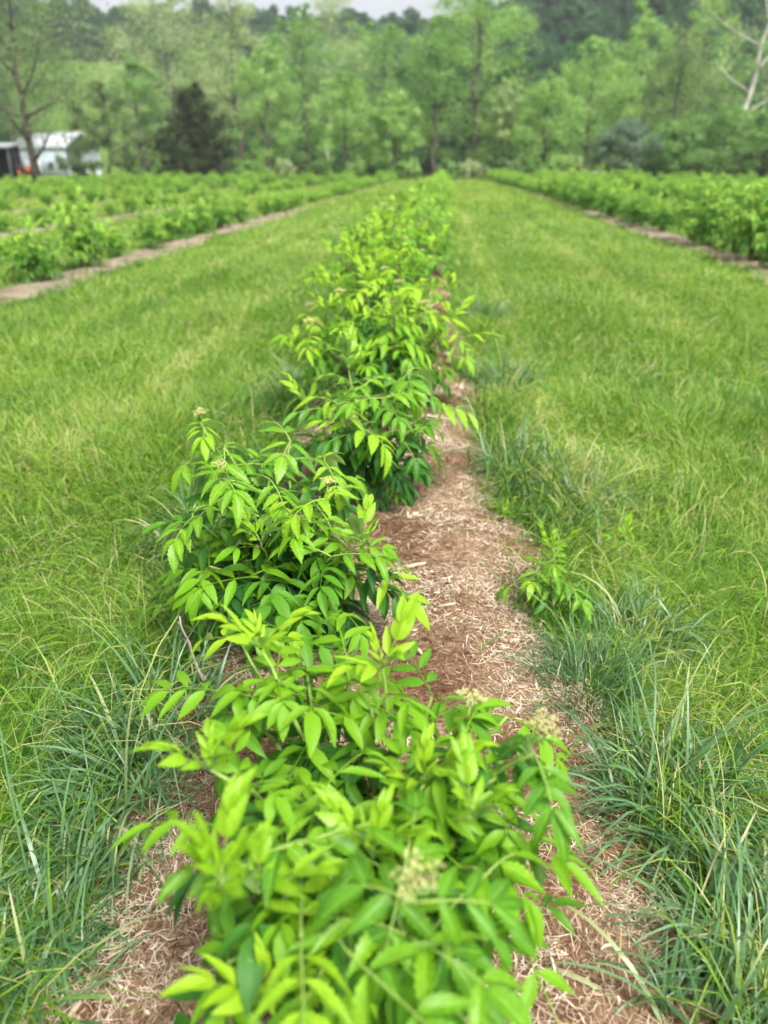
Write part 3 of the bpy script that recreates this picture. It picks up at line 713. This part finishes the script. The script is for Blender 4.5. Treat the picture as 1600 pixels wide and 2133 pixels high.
if far_spots:
    n = len(far_spots); a = np.array([(x, y, .03) for _, x, y, s, rx, k in far_spots]); s = np.array([q[3] for q in far_spots])
    scatter('distant_bushes', a, np.stack([np.zeros(n), np.zeros(n), np.array([brng.uniform(0, 6.28) for _ in range(n)])], 1), np.repeat(s[:, None], 3, 1),
            np.array([brng.randrange(10) for _ in range(n)]), np.zeros(n), [q[1] for q in LOW], 'far bush rows merging into one green band before the trees', 'bushes')

# ------------------------------------------------------------------ small plants, twigs and chips on the bed
p = on_height(1140, 1280, 0)
near_bush('elder_seedling', p, bush_plan(31, .27, .07, 2, leaf=.118, lift=1, tips=[(.0, .0, .27, 'y'), (-.05, .03, .17, 'n'), (.06, -.02, .13, 'n')], nodes=3, base=.01), 'small bright elder seedling in the grass right of the mulch', 'seedling')
p = on_height(1290, 1190, 0)
near_bush('elder_seedling', p, bush_plan(32, .14, .04, 1, leaf=.09, tips=[(.0, .0, .16, 'y')], nodes=2, base=.01), 'tiny yellow green seedling poking from the grass behind the larger seedling', 'seedling')
p = on_height(806, 1075, .05)
near_bush('elder_sucker', p, bush_plan(35, .2, .04, 1, leaf=.10, tips=[(.0, .03, .2, 'n')], nodes=2, base=.01), 'thin elder sucker with few hanging leaves in front of the third bush', 'sucker')
p = on_height(395, 1275, 0)
near_bush('leafy_weed', p, bush_plan(36, .13, .08, 3, leaf=.10, young=.2, flower=0, nodes=3, base=.02), 'low leafy weed in the grass left of the second bush', 'weed')
p = on_height(1050, 1085, 0)
near_bush('leafy_weed', p, bush_plan(38, .07, .06, 3, leaf=.06, young=.9, flower=0, nodes=2, base=.02), 'small yellow green weed on the right mulch edge beside the second bush', 'weed')
a, b = on_height(425, 1425, .06), on_height(372, 1285, .30)
tw = MB(); s = np.linspace(0, 1, 9)[:, None]; tw.tube(a + (b - a) * s + np.array([[.003 * math.sin(k * 1.7), .003 * math.cos(k * 2.3), 0] for k in range(9)]), np.linspace(.0055, .0028, 9), 6)
for k in (3, 5, 7): q = a + (b - a) * k / 8; tw.tube([q, q + np.array([.012 * (-1) ** k, .0, .012])], [.003, .0012], 5)
tag(obj('dead_twig', tw.me('dead_twig', plain('grey_twig_bark', (.22, .18, .16), (.36, .31, .28), 60), True)), 'bare grey twig leaning in the grass tuft left of the front bush', 'twig')
M_CHIP = plain('pale_wood_chip', (.32, .24, .16), (.52, .43, .32), 25, .8, stretch=(1, 12, 1))
CH = [(855, 1190, 70, 12, .3, 'long pale wood chip beside the right side of the second bush'), (1085, 1805, 45, 16, -.4, 'pale wood chip right of the front bush near the grass edge'),
      (980, 1545, 26, 16, .6, None), (1045, 1350, 14, 14, .2, 'small round yellowish chip in the middle of the mulch'), (1035, 1960, 60, 16, -.1, 'tan wood chip on the mulch at the bottom right of the front bush'),
      (930, 1275, 40, 8, .2, 'thin tan chip on the mulch ahead of the seedling'), (870, 1360, 40, 12, -1.0, 'short pale chip in the pale straw patch'), (150, 2080, 40, 18, 1.2, 'tan chip on the bare mulch at the lower left'), (775, 2110, 45, 20, 1.0, 'tan chip under the front bush at the bottom edge')]
for px, py, lp, wp, az, lab in CH:
    if not lab: continue
    q = on_height(px, py, .07); zc = project(q[None])[2][0]; L, w = lp * zc / FPX, wp * zc / FPX * .7
    q[2] = float(mulch_z(q[0], q[1])) + .012
    b = MB(); V = np.array([(-L / 2, -w * .2, 0), (-L * .3, -w / 2, 0), (L * .4, -w * .4, 0), (L / 2, w * .1, 0), (L * .25, w / 2, 0), (-L * .42, w * .35, 0)])
    V = np.vstack([V, V * np.array([.92, .85, 1]) + np.array([0, 0, .006])]); F = [(i, (i + 1) % 6, 6 + (i + 1) % 6, 6 + i) for i in range(6)] + [(6, 7, 8, 9), (6, 9, 10, 11)]
    b.add(V, F); o = obj('wood_chip', b.me('wood_chip', M_CHIP)); o.location = q; o.rotation_euler = (.12, -.1, az); tag(o, lab, 'wood chip', 'pale chips on the mulch')

# ------------------------------------------------------------------ trees
def crown_mat(name, c_dark, c_mid, c_light): return leafy(name, [(0, c_dark), (.5, c_mid), (1, c_light)], transl=.42, rough=.6, spec=.2, inst=1.0, ttint=(1.1, 1.1, .75))
CM = dict(
    mid=crown_mat('foliage_mid_green', (0.115, 0.227, 0.075), (0.209, 0.369, 0.112), (0.316, 0.497, 0.169)),
    light=crown_mat('foliage_light_green', (0.172, 0.327, 0.095), (0.288, 0.469, 0.131), (0.417, 0.596, 0.207)),
    pale=crown_mat('foliage_pale_yellow_green', (0.244, 0.327, 0.152), (0.374, 0.469, 0.226), (0.517, 0.596, 0.339)),
    dark=crown_mat('foliage_dark_green', (0.043, 0.106, 0.051), (0.085, 0.185, 0.078), (0.143, 0.270, 0.112)),
    olive=crown_mat('foliage_olive_green', (0.107, 0.170, 0.072), (0.179, 0.263, 0.109), (0.274, 0.369, 0.169)),
    cedar=crown_mat('foliage_cedar', (.030, .046, .018), (.055, .078, .030), (.085, .11, .045)),
    blue=crown_mat('foliage_grey_blue', (.10, .16, .10), (.17, .25, .17), (.25, .34, .25)),
    wood=crown_mat('foliage_hill_wood', (.024, .080, .032), (.050, .138, .050), (.082, .195, .068)))
def cloud(r, C, rad, per, size, flat=.75):
    """leaf faces round clump centres C"""
    per = int(per * 1.65); n = len(C) * per; c = np.repeat(C, per, 0); rr = np.repeat(np.broadcast_to(rad, (len(C),)), per)
    v = r.normal(0, 1, (n, 3)); v /= np.linalg.norm(v, axis=1)[:, None]; q = r.random(n) ** .42
    p = c + v * (rr * q)[:, None] * np.array([1, 1, flat])
    nrm = v * .5 + r.normal(0, .6, (n, 3)) + np.array([0, 0, .5]); nrm /= np.linalg.norm(nrm, axis=1)[:, None]
    t = np.cross(nrm, r.normal(0, 1, (n, 3))); t /= np.linalg.norm(t, axis=1)[:, None]; b = np.cross(nrm, t)
    s = size * (.6 + .8 * r.random(n))[:, None]
    V = np.stack([p - t * s * .5, p + b * s * .33 , p + t * s * .5, p - b * s * .33], 1).reshape(-1, 3)
    ton = np.clip(np.repeat(.5 + r.normal(0, .14, len(C)), per) + r.normal(0, .16, n), 0, 1)
    return V, np.arange(n * 4).reshape(-1, 4), np.repeat(ton, 4)
def tree(name, base, height, rx, rz0, mat, label, seed, nclump=90, per=60, size=.25, crad=None, bark=M_BARK, trunk_r=None, lean=0, sparse=False, limbs=9, group='trees along the field edge', cat='tree', shape='round', fork=.3):
    r = np.random.default_rng(seed); root = empty(name, base); tag(root, label, cat, group)
    tr = trunk_r or .018 * height + .05; hz = height - rz0
    def prof(t):    # crown radius by height in the crown
        if shape == 'cone': return max(.06, (1 - t ** 1.3)) ** .75
        if shape == 'tall': return math.sin(math.pi * min(1, .12 + .86 * t)) ** .55
        return math.sin(math.pi * min(1, .16 + .82 * t)) ** .7
    w = MB(); top = np.array([lean, 0, height * .94])
    P = [np.array([lean * (k / 10) ** 1.3 + r.normal(0, .012 * height) * (0 < k < 10), r.normal(0, .012 * height) * (k > 0), height * .94 * k / 10]) for k in range(11)]
    P[0] = np.array([0, 0, -.3]); P = np.array(P); w.tube(P, tr * np.linspace(1, .12, 11) * np.array([1.35] + [1] * 10), 7)
    C, CRd = [], []
    for k in range(limbs):
        t = fork + (.92 - fork) * (k + r.random() * .6) / limbs; z0 = t * height; i = min(9, int(t / .94 * 10)); q0 = P[i]
        a = k * 2.399 + r.normal(0, .3); tc = min(1, max(0, (z0 + .12 * height - rz0) / hz)); ln = rx * prof(tc) * r.uniform(.7, 1.0)
        e = q0 + np.array([math.cos(a) * ln, math.sin(a) * ln, (.45 * ln + .05 * height) if shape != 'cone' else -.05 * ln]); e[2] = min(e[2], height * .97)
        m = (q0 + e) / 2 + np.array([0, 0, -.06 * ln]); lr = tr * (1 - t) * .55 + .02
        w.tube([q0, q0 * .4 + m * .6, m, e], [lr, lr * .8, lr * .6, lr * .15], 5)
        for f in (.45, .7, .95): C.append(q0 * (1 - f) + e * f + r.normal(0, .06 * rx, 3)); CRd.append(rx * r.uniform(.2, .32))
    while len(C) < nclump:
        t = r.random(); a = r.random() * 6.283; q = rx * prof(t) * (r.random() ** (.35 if not sparse else .5))
        lob = .78 + .44 * vnoise(a * 1.6 + seed, t * 4, seed)
        C.append(np.array([lean * (.5 + .5 * t) + math.cos(a) * q * lob, math.sin(a) * q * lob, rz0 + hz * t * (.94 + .1 * r.random())])); CRd.append((crad or rx * .2) * r.uniform(.6, 1.25) * (.5 if t > .9 else 1))
    V, F, tn = cloud(r, np.array(C), np.array(CRd), per, size)
    obj('trunk', w.me('trunk', bark, True), root); tag(obj('crown', mesh('crown', V, F, mat, tn), root), kind='stuff')
    return root
def T_at(px, D, dz=0):
    p = at_depth(px, 345, D); return (p[0], D, dz + float(hill_z(p[0], D)))
def top_z(px, py, D): return float(at_depth(px, py, D)[2])
def half(wpx, D): return wpx / 2 * (D * .907) / FPX
TREES = [
 # px, D, top y, width px, crown bottom y, material, kwargs, label
 (72, 82, -90, 330, 215, 'olive', dict(nclump=125, per=36, sparse=True, limbs=15, fork=.13, trunk_r=.45, size=.30), 'old dark trunked tree with forked limbs in front of the white barn'),
 (-70, 95, -60, 260, 330, 'olive', dict(nclump=90), 'olive green tree cut by the left picture edge'),
 (230, 96, 190, 130, 350, 'olive', dict(nclump=70, per=60, cat='bush'), 'rounded olive green small tree between the barn and the dark cedar'),
 (300, 104, 130, 120, 345, 'mid', dict(nclump=70), 'mid green tree close behind the dark cedar on its left'),
 (415, 92, 190, 140, 345, 'cedar', dict(nclump=130, per=70, shape='cone', size=.24, crad=.75, limbs=14, fork=.1, cat='cedar'), 'dark brown green cone shaped cedar at the field edge'),
 (370, 118, 8, 240, 330, 'pale', dict(nclump=110, per=70, sparse=True, shape='tall'), 'tall pale yellow green tree behind the cedar'),
 (500, 112, -40, 170, 320, 'pale', dict(nclump=85, per=64, sparse=True, shape='tall'), 'tall pale tree right of the cedar'),
 (560, 100, 110, 140, 350, 'light', dict(nclump=80), 'light green tree just right of the dark cedar'),
 (640, 108, 40, 150, 345, 'mid', dict(nclump=90, shape='tall'), 'mid green upright tree left of the picture centre'),
 (690, 122, -10, 160, 290, 'pale', dict(nclump=70, per=46, sparse=True, bark=M_PALEBARK, limbs=16, trunk_r=.22, fork=.5), 'sparse tree with bare white limbs against the sky'),
 (720, 98, 170, 130, 352, 'light', dict(nclump=80), 'light green rounded tree left of the central row end'),
 (800, 110, 60, 170, 348, 'mid', dict(nclump=95), 'broad mid green tree left of the tall central tree'),
 (820, 97, 200, 110, 352, 'light', dict(nclump=70), 'low light green tree left of the dark trunk at the row end'),
 (905, 100, 60, 120, 240, 'mid', dict(nclump=60, shape='tall', trunk_r=.28, fork=.35), 'tree with straight dark trunk standing at the central row end'),
 (985, 106, -40, 215, 340, 'light', dict(nclump=150, per=70), 'tallest bright green tree right above the central row end'),
 (1060, 112, 110, 110, 350, 'dark', dict(nclump=90), 'dark green tree under the tallest central tree'),
 (1045, 99, 180, 60, 250, 'pale', dict(nclump=30, trunk_r=.08), 'small round pale green tree right of the tallest tree'),
 (1130, 100, 170, 130, 352, 'light', dict(nclump=85), 'light green bushy tree right of the central row end'),
 (1215, 106, 110, 170, 350, 'light', dict(nclump=110), 'broad light green tree left of the grey blue shrub'),
 (1300, 112, 45, 150, 345, 'light', dict(nclump=95), 'light green tree rising behind the grey blue shrub'),
 (1390, 108, 90, 170, 348, 'olive', dict(nclump=100), 'olive green tree right of the grey blue shrub'),
 (1430, 122, 20, 170, 330, 'light', dict(nclump=90), 'tall light green tree left of the white trunked sycamore'),
 (1538, 96, -110, 210, 190, 'pale', dict(nclump=44, per=22, sparse=True, bark=M_PALEBARK, lean=.3, trunk_r=.36, limbs=8, fork=.33), 'white trunked sycamore leaning at the right picture edge'),
 (1640, 112, 20, 200, 345, 'mid', dict(nclump=95), 'mid green tree cut by the right picture edge'),
 (1500, 96, 235, 150, 352, 'mid', dict(nclump=85, cat='bush'), 'dense green thicket bush below the white sycamore trunk'),
 (1590, 95, 240, 130, 352, 'mid', dict(nclump=75, cat='bush'), 'green bush at the right picture edge below the sycamore'),
 (1400, 95, 260, 110, 354, 'mid', dict(nclump=65, cat='bush'), 'mid green bush right of the grey blue shrub'),
 (1300, 93, 262, 105, 352, 'blue', dict(nclump=60, cat='bush', size=.26), 'grey blue silvery shrub at the right field edge'),
 (160, 150, 120, 150, 300, 'mid', dict(nclump=70), 'mid green tree rising behind the white barn'),
 (40, 150, 60, 180, 300, 'dark', dict(nclump=80), 'dark green tree behind the left end of the barn'),
 (1180, 128, 150, 130, 330, 'mid', dict(nclump=80), 'mid green tree in the second line behind the light green trees'),
 (460, 130, 90, 150, 330, 'mid', dict(nclump=80), 'mid green tree far behind the cedar between pale trees'),
 (600, 128, 70, 150, 330, 'mid', dict(nclump=80), 'mid green tree in the second line right of the pale trees'),
 (740, 132, 70, 150, 330, 'light', dict(nclump=80), 'light green tree in the second line near the picture centre'),
]
for i, (px, D, ty, wpx, by, mk, kw, lab) in enumerate(TREES):
    wpx *= 1.22; b = T_at(px, D); H = (top_z(px, ty, D) - b[2]) * 1.07; kw = dict(kw); kw['nclump'] = int(kw['nclump'] * 1.4); z0 = max(.4, top_z(px, by, D) - b[2])
    tree('cedar_tree' if mk == 'cedar' else 'edge_tree' if kw.get('cat') != 'bush' else 'edge_bush', b, H, half(wpx, D), z0, CM[mk], lab, 300 + i, **kw)
# low shrubs where the field meets the trees
urng = random.Random(5)
for i, px in enumerate([135, 175, 270, 340, 480, 520, 590, 660, 735, 790, 850, 935, 985, 1060, 1100, 1165, 1200, 1290, 1345, 1420, 1470, 1530, 1585]):
    D = urng.uniform(94, 99); b = T_at(px, D)
    mk = urng.choice(['light', 'mid', 'olive', 'light', 'pale']); hpx = urng.uniform(22, 42)
    tree('edge_shrub', b, hpx * .056 + .6, half(urng.uniform(50, 95), D), .15, CM[mk], 'low %s green shrub along the far field edge under the trees' % dict(light='light', mid='mid', olive='olive', pale='pale yellow')[mk], 600 + i,
         nclump=26, per=45, size=.22, limbs=5, trunk_r=.05, fork=.1, group='low shrubs along the far field edge, ' + mk, cat='shrub')

# wood on the hill: reads as one mass
wsrc = []
for i in range(4):
    r = np.random.default_rng(700 + i); n = 60; C = []
    for k in range(n):
        t = r.random(); a = r.random() * 6.283; q = 4.6 * math.sin(math.pi * min(1, .15 + .82 * t)) ** .6 * r.random() ** .35
        C.append((math.cos(a) * q, math.sin(a) * q, 2 + 11 * t))
    V, F, tn = cloud(r, np.array(C), r.uniform(1.0, 1.9, n), 50, .62)
    b = MB(); b.tube([(0, 0, -1), (0, 0, 5), (0, 0, 11)], [.35, .25, .1], 5)
    b.add(V, F, tone=tn); wsrc.append(b.me('wood_crown', CM['wood']))
hr = np.random.default_rng(6)
n = 4200; y = 165 + 330 * hr.random(n); x = (hr.random(n) - .5) * 1.5 * y
k = ~((x / y < -.36) & (x / y > -.56) & (y < 330)); x, y = x[k], y[k]; n = len(x)   # open pasture behind the barn
scatter('hill_wood', np.stack([x, y, hill_z(x, y) - .5], 1), np.stack([0 * x, 0 * x, hr.random(n) * 6.28], 1), np.repeat((.75 + .6 * hr.random(n))[:, None], 3, 1) * np.stack([np.ones(n), np.ones(n), .85 + .4 * hr.random(n)], 1),
        hr.integers(0, 4, n), .35 * (hr.random(n) - .5), wsrc, 'dark blue green wood covering the hill behind the trees', 'wood')

# ------------------------------------------------------------------ barn, lean-to, tractor, plank pile
M_METAL = plain('white_roof_metal', (.36, .38, .40), (.46, .48, .50), 2, .45, .5)
M_WALLW = plain('pale_blue_white_siding', (.32, .38, .42), (.40, .46, .50), 2, .6)
M_DARK = plain('painted_inside_shade', (.015, .015, .017), (.03, .03, .03), 2, .9)  # near-black colour stands in for the shade inside the shed and barn
M_GREYW = plain('weathered_grey_wood', (.22, .22, .22), (.42, .41, .40), 8, .9, stretch=(.3, 6, 6))
def barn():
    b0 = T_at(122, 128); root = empty('barn', b0, R(-14)); tag(root, 'white metal barn half hidden behind the old forked tree', 'barn')
    L, Wd, H, RH = 10.0, 8.0, 4.7, 2.1
    for nm, c, d in (('front_wall', (0, -Wd / 2, H / 2), (L, .15, H)), ('rear_wall', (0, Wd / 2, H / 2), (L, .15, H)), ):
        b = MB(); b.box(c, d); obj(nm, b.me(nm, M_WALLW), root)
    for s in (-1, 1):
        b = MB(); x = s * (L / 2 - .08)
        V = [(x - .07, -Wd / 2, 0), (x - .07, Wd / 2, 0), (x - .07, Wd / 2, H), (x - .07, 0, H + RH), (x - .07, -Wd / 2, H)]; V2 = [(v[0] + .14, v[1], v[2]) for v in V]
        b.add(V + V2, [(0, 1, 2, 4), (5, 9, 7, 6)] + [(i, (i + 1) % 5, 5 + (i + 1) % 5, 5 + i) for i in range(5)], [(4, 2, 3), (9, 8, 7)]); obj('gable_wall', b.me('gable_wall', M_WALLW), root)
        b = MB(); sl = math.hypot(Wd / 2 + .3, RH * (Wd / 2 + .3) / (Wd / 2)); an = math.atan2(RH, Wd / 2)
        b.box((0, s * (Wd / 4 + .15), H + RH / 2 - .08 + .1), (L + .6, sl, .1), Matrix.Rotation(-s * an, 3, 'X'))
        rf = obj('roof', b.me('roof', M_METAL), root)
        for k in range(12):
            q = MB(); q.box((-L / 2 + k * L / 11, s * (Wd / 4 + .15), H + RH / 2 - .02 + .13), (.06, sl, .05), Matrix.Rotation(-s * an, 3, 'X')); obj('roof_rib', q.me('roof_rib', M_METAL), rf)
    b = MB(); b.box((-1.5, -Wd / 2 - .1, 1.5), (3, .06, 3)); dr = obj('sliding_door', b.me('sliding_door', M_METAL), root)
    for x in (2.0, 4.0): b = MB(); b.box((x, -Wd / 2 - .09, 2.2), (.9, .05, .9)); obj('window', b.me('window', M_DARK), root)
barn()
def leanto():
    b0 = T_at(0, 92); root = empty('open_shed', b0); root.scale = (1.0, 1.0, 1.45); tag(root, 'small open shed with white roof and dark inside at the left edge', 'shed')
    for x in (-1.9, 0, 1.9): b = MB(); b.box((x, -1.2, 1.15), (.12, .12, 2.3)); obj('post', b.me('post', M_GREYW), root)
    for nm, c, d in (('rear_wall', (0, 1.25, 1.25), (4, .1, 2.5)), ('side_wall', (-1.98, 0, 1.2), (.1, 2.4, 2.4)), ('side_wall', (1.98, 0, 1.2), (.1, 2.4, 2.4))):
        b = MB(); b.box(c, d); obj(nm, b.me(nm, M_DARK), root)
    b = MB(); b.box((0, 0, 2.55), (4.5, 3.2, .14), Matrix.Rotation(R(6), 3, 'X')); obj('roof', b.me('roof', M_METAL), root)
leanto()
def tractor():
    b0 = T_at(50, 93); root = empty('tractor', b0, R(20)); root.scale = (1.25,) * 3; tag(root, 'small orange tractor parked beside the barn', 'tractor')
    mo = plain('orange_paint', (.62, .13, .03), (.70, .17, .04), 5, .4, .5); mt = plain('black_tyre', (.02, .02, .02), (.035, .035, .035), 9, .9)
    b = MB(); b.box((.55, 0, .85), (1.1, .55, .5)); b.box((.55, 0, 1.13), (1.0, .42, .1)); obj('hood', b.me('hood', mo), root)
    b = MB(); b.box((-.1, 0, .6), (1.9, .4, .25)); obj('chassis', b.me('chassis', mt), root)
    b = MB(); b.box((-.55, 0, .98), (.45, .45, .1)); b.box((-.76, 0, 1.2), (.08, .45, .4)); obj('seat', b.me('seat', mt), root)
    for s in (-1, 1):
        for x, rr, wd in ((-.55, .58, .3), (.85, .34, .2)):
            b = MB(); b.tube([(x, s * .5 - wd / 2, rr), (x, s * .5 + wd / 2, rr)], rr, 18); wh = obj('wheel', b.me('wheel', mt), root)
            b = MB(); b.tube([(x, s * .5 - wd / 2 - .015, rr), (x, s * .5 + wd / 2 + .015, rr)], rr * .5, 14); obj('rim', b.me('rim', mo), wh)
        b = MB(); b.box((-.55, s * .5, 1.22), (.8, .32, .05)); obj('fender', b.me('fender', mo), root)
    b = MB(); b.tube([(-.85, -.35, .9), (-.85, -.35, 2.0), (-.85, .35, 2.0), (-.85, .35, .9)], .03, 6); obj('roll_bar', b.me('roll_bar', mt), root)
tractor()
def planks():
    b0 = T_at(1228, 91); root = empty('plank_pile', b0, R(-5)); tag(root, 'stack of grey weathered planks at the far right field edge', 'plank pile')
    me = MB(); me.box((0, 0, 0), (3.4, .22, .07)); me = me.me('plank', M_GREYW); rr = random.Random(3)
    bb = MB(); bb.box((0, 0, 0), (.12, 1.2, .12)); bb = bb.me('bearer', M_GREYW)
    z = .06
    for lay in range(5):
        for x in (-1.2, 0, 1.2): obj('bearer', bb, root, T((x + rr.uniform(-.05, .05), 0, z)))
        z += .1
        for k in range(5): obj('plank', me, root, T((rr.uniform(-.2, .2), -.5 + .25 * k, z)) @ Matrix.Rotation(rr.uniform(-.02, .02), 4, 'Z'))
        z += .1
planks()

# ------------------------------------------------------------------ thin summer haze between the camera and the hill
hz = MB(); hz.box((0, 480, 60), (1900, 1100, 130))
hm, hn, hl = newmat('haze_air')
pv = hn.new('ShaderNodeVolumePrincipled'); pv.inputs['Color'].default_value = (.90, .94, 1.0, 1); pv.inputs['Density'].default_value = .0003
ho = hn.new('ShaderNodeOutputMaterial'); hl.new(pv.outputs[0], ho.inputs['Volume'])
tag(obj('haze', hz.me('haze', hm)), 'thin pale haze over the field and the hill', 'haze', kind='stuff')
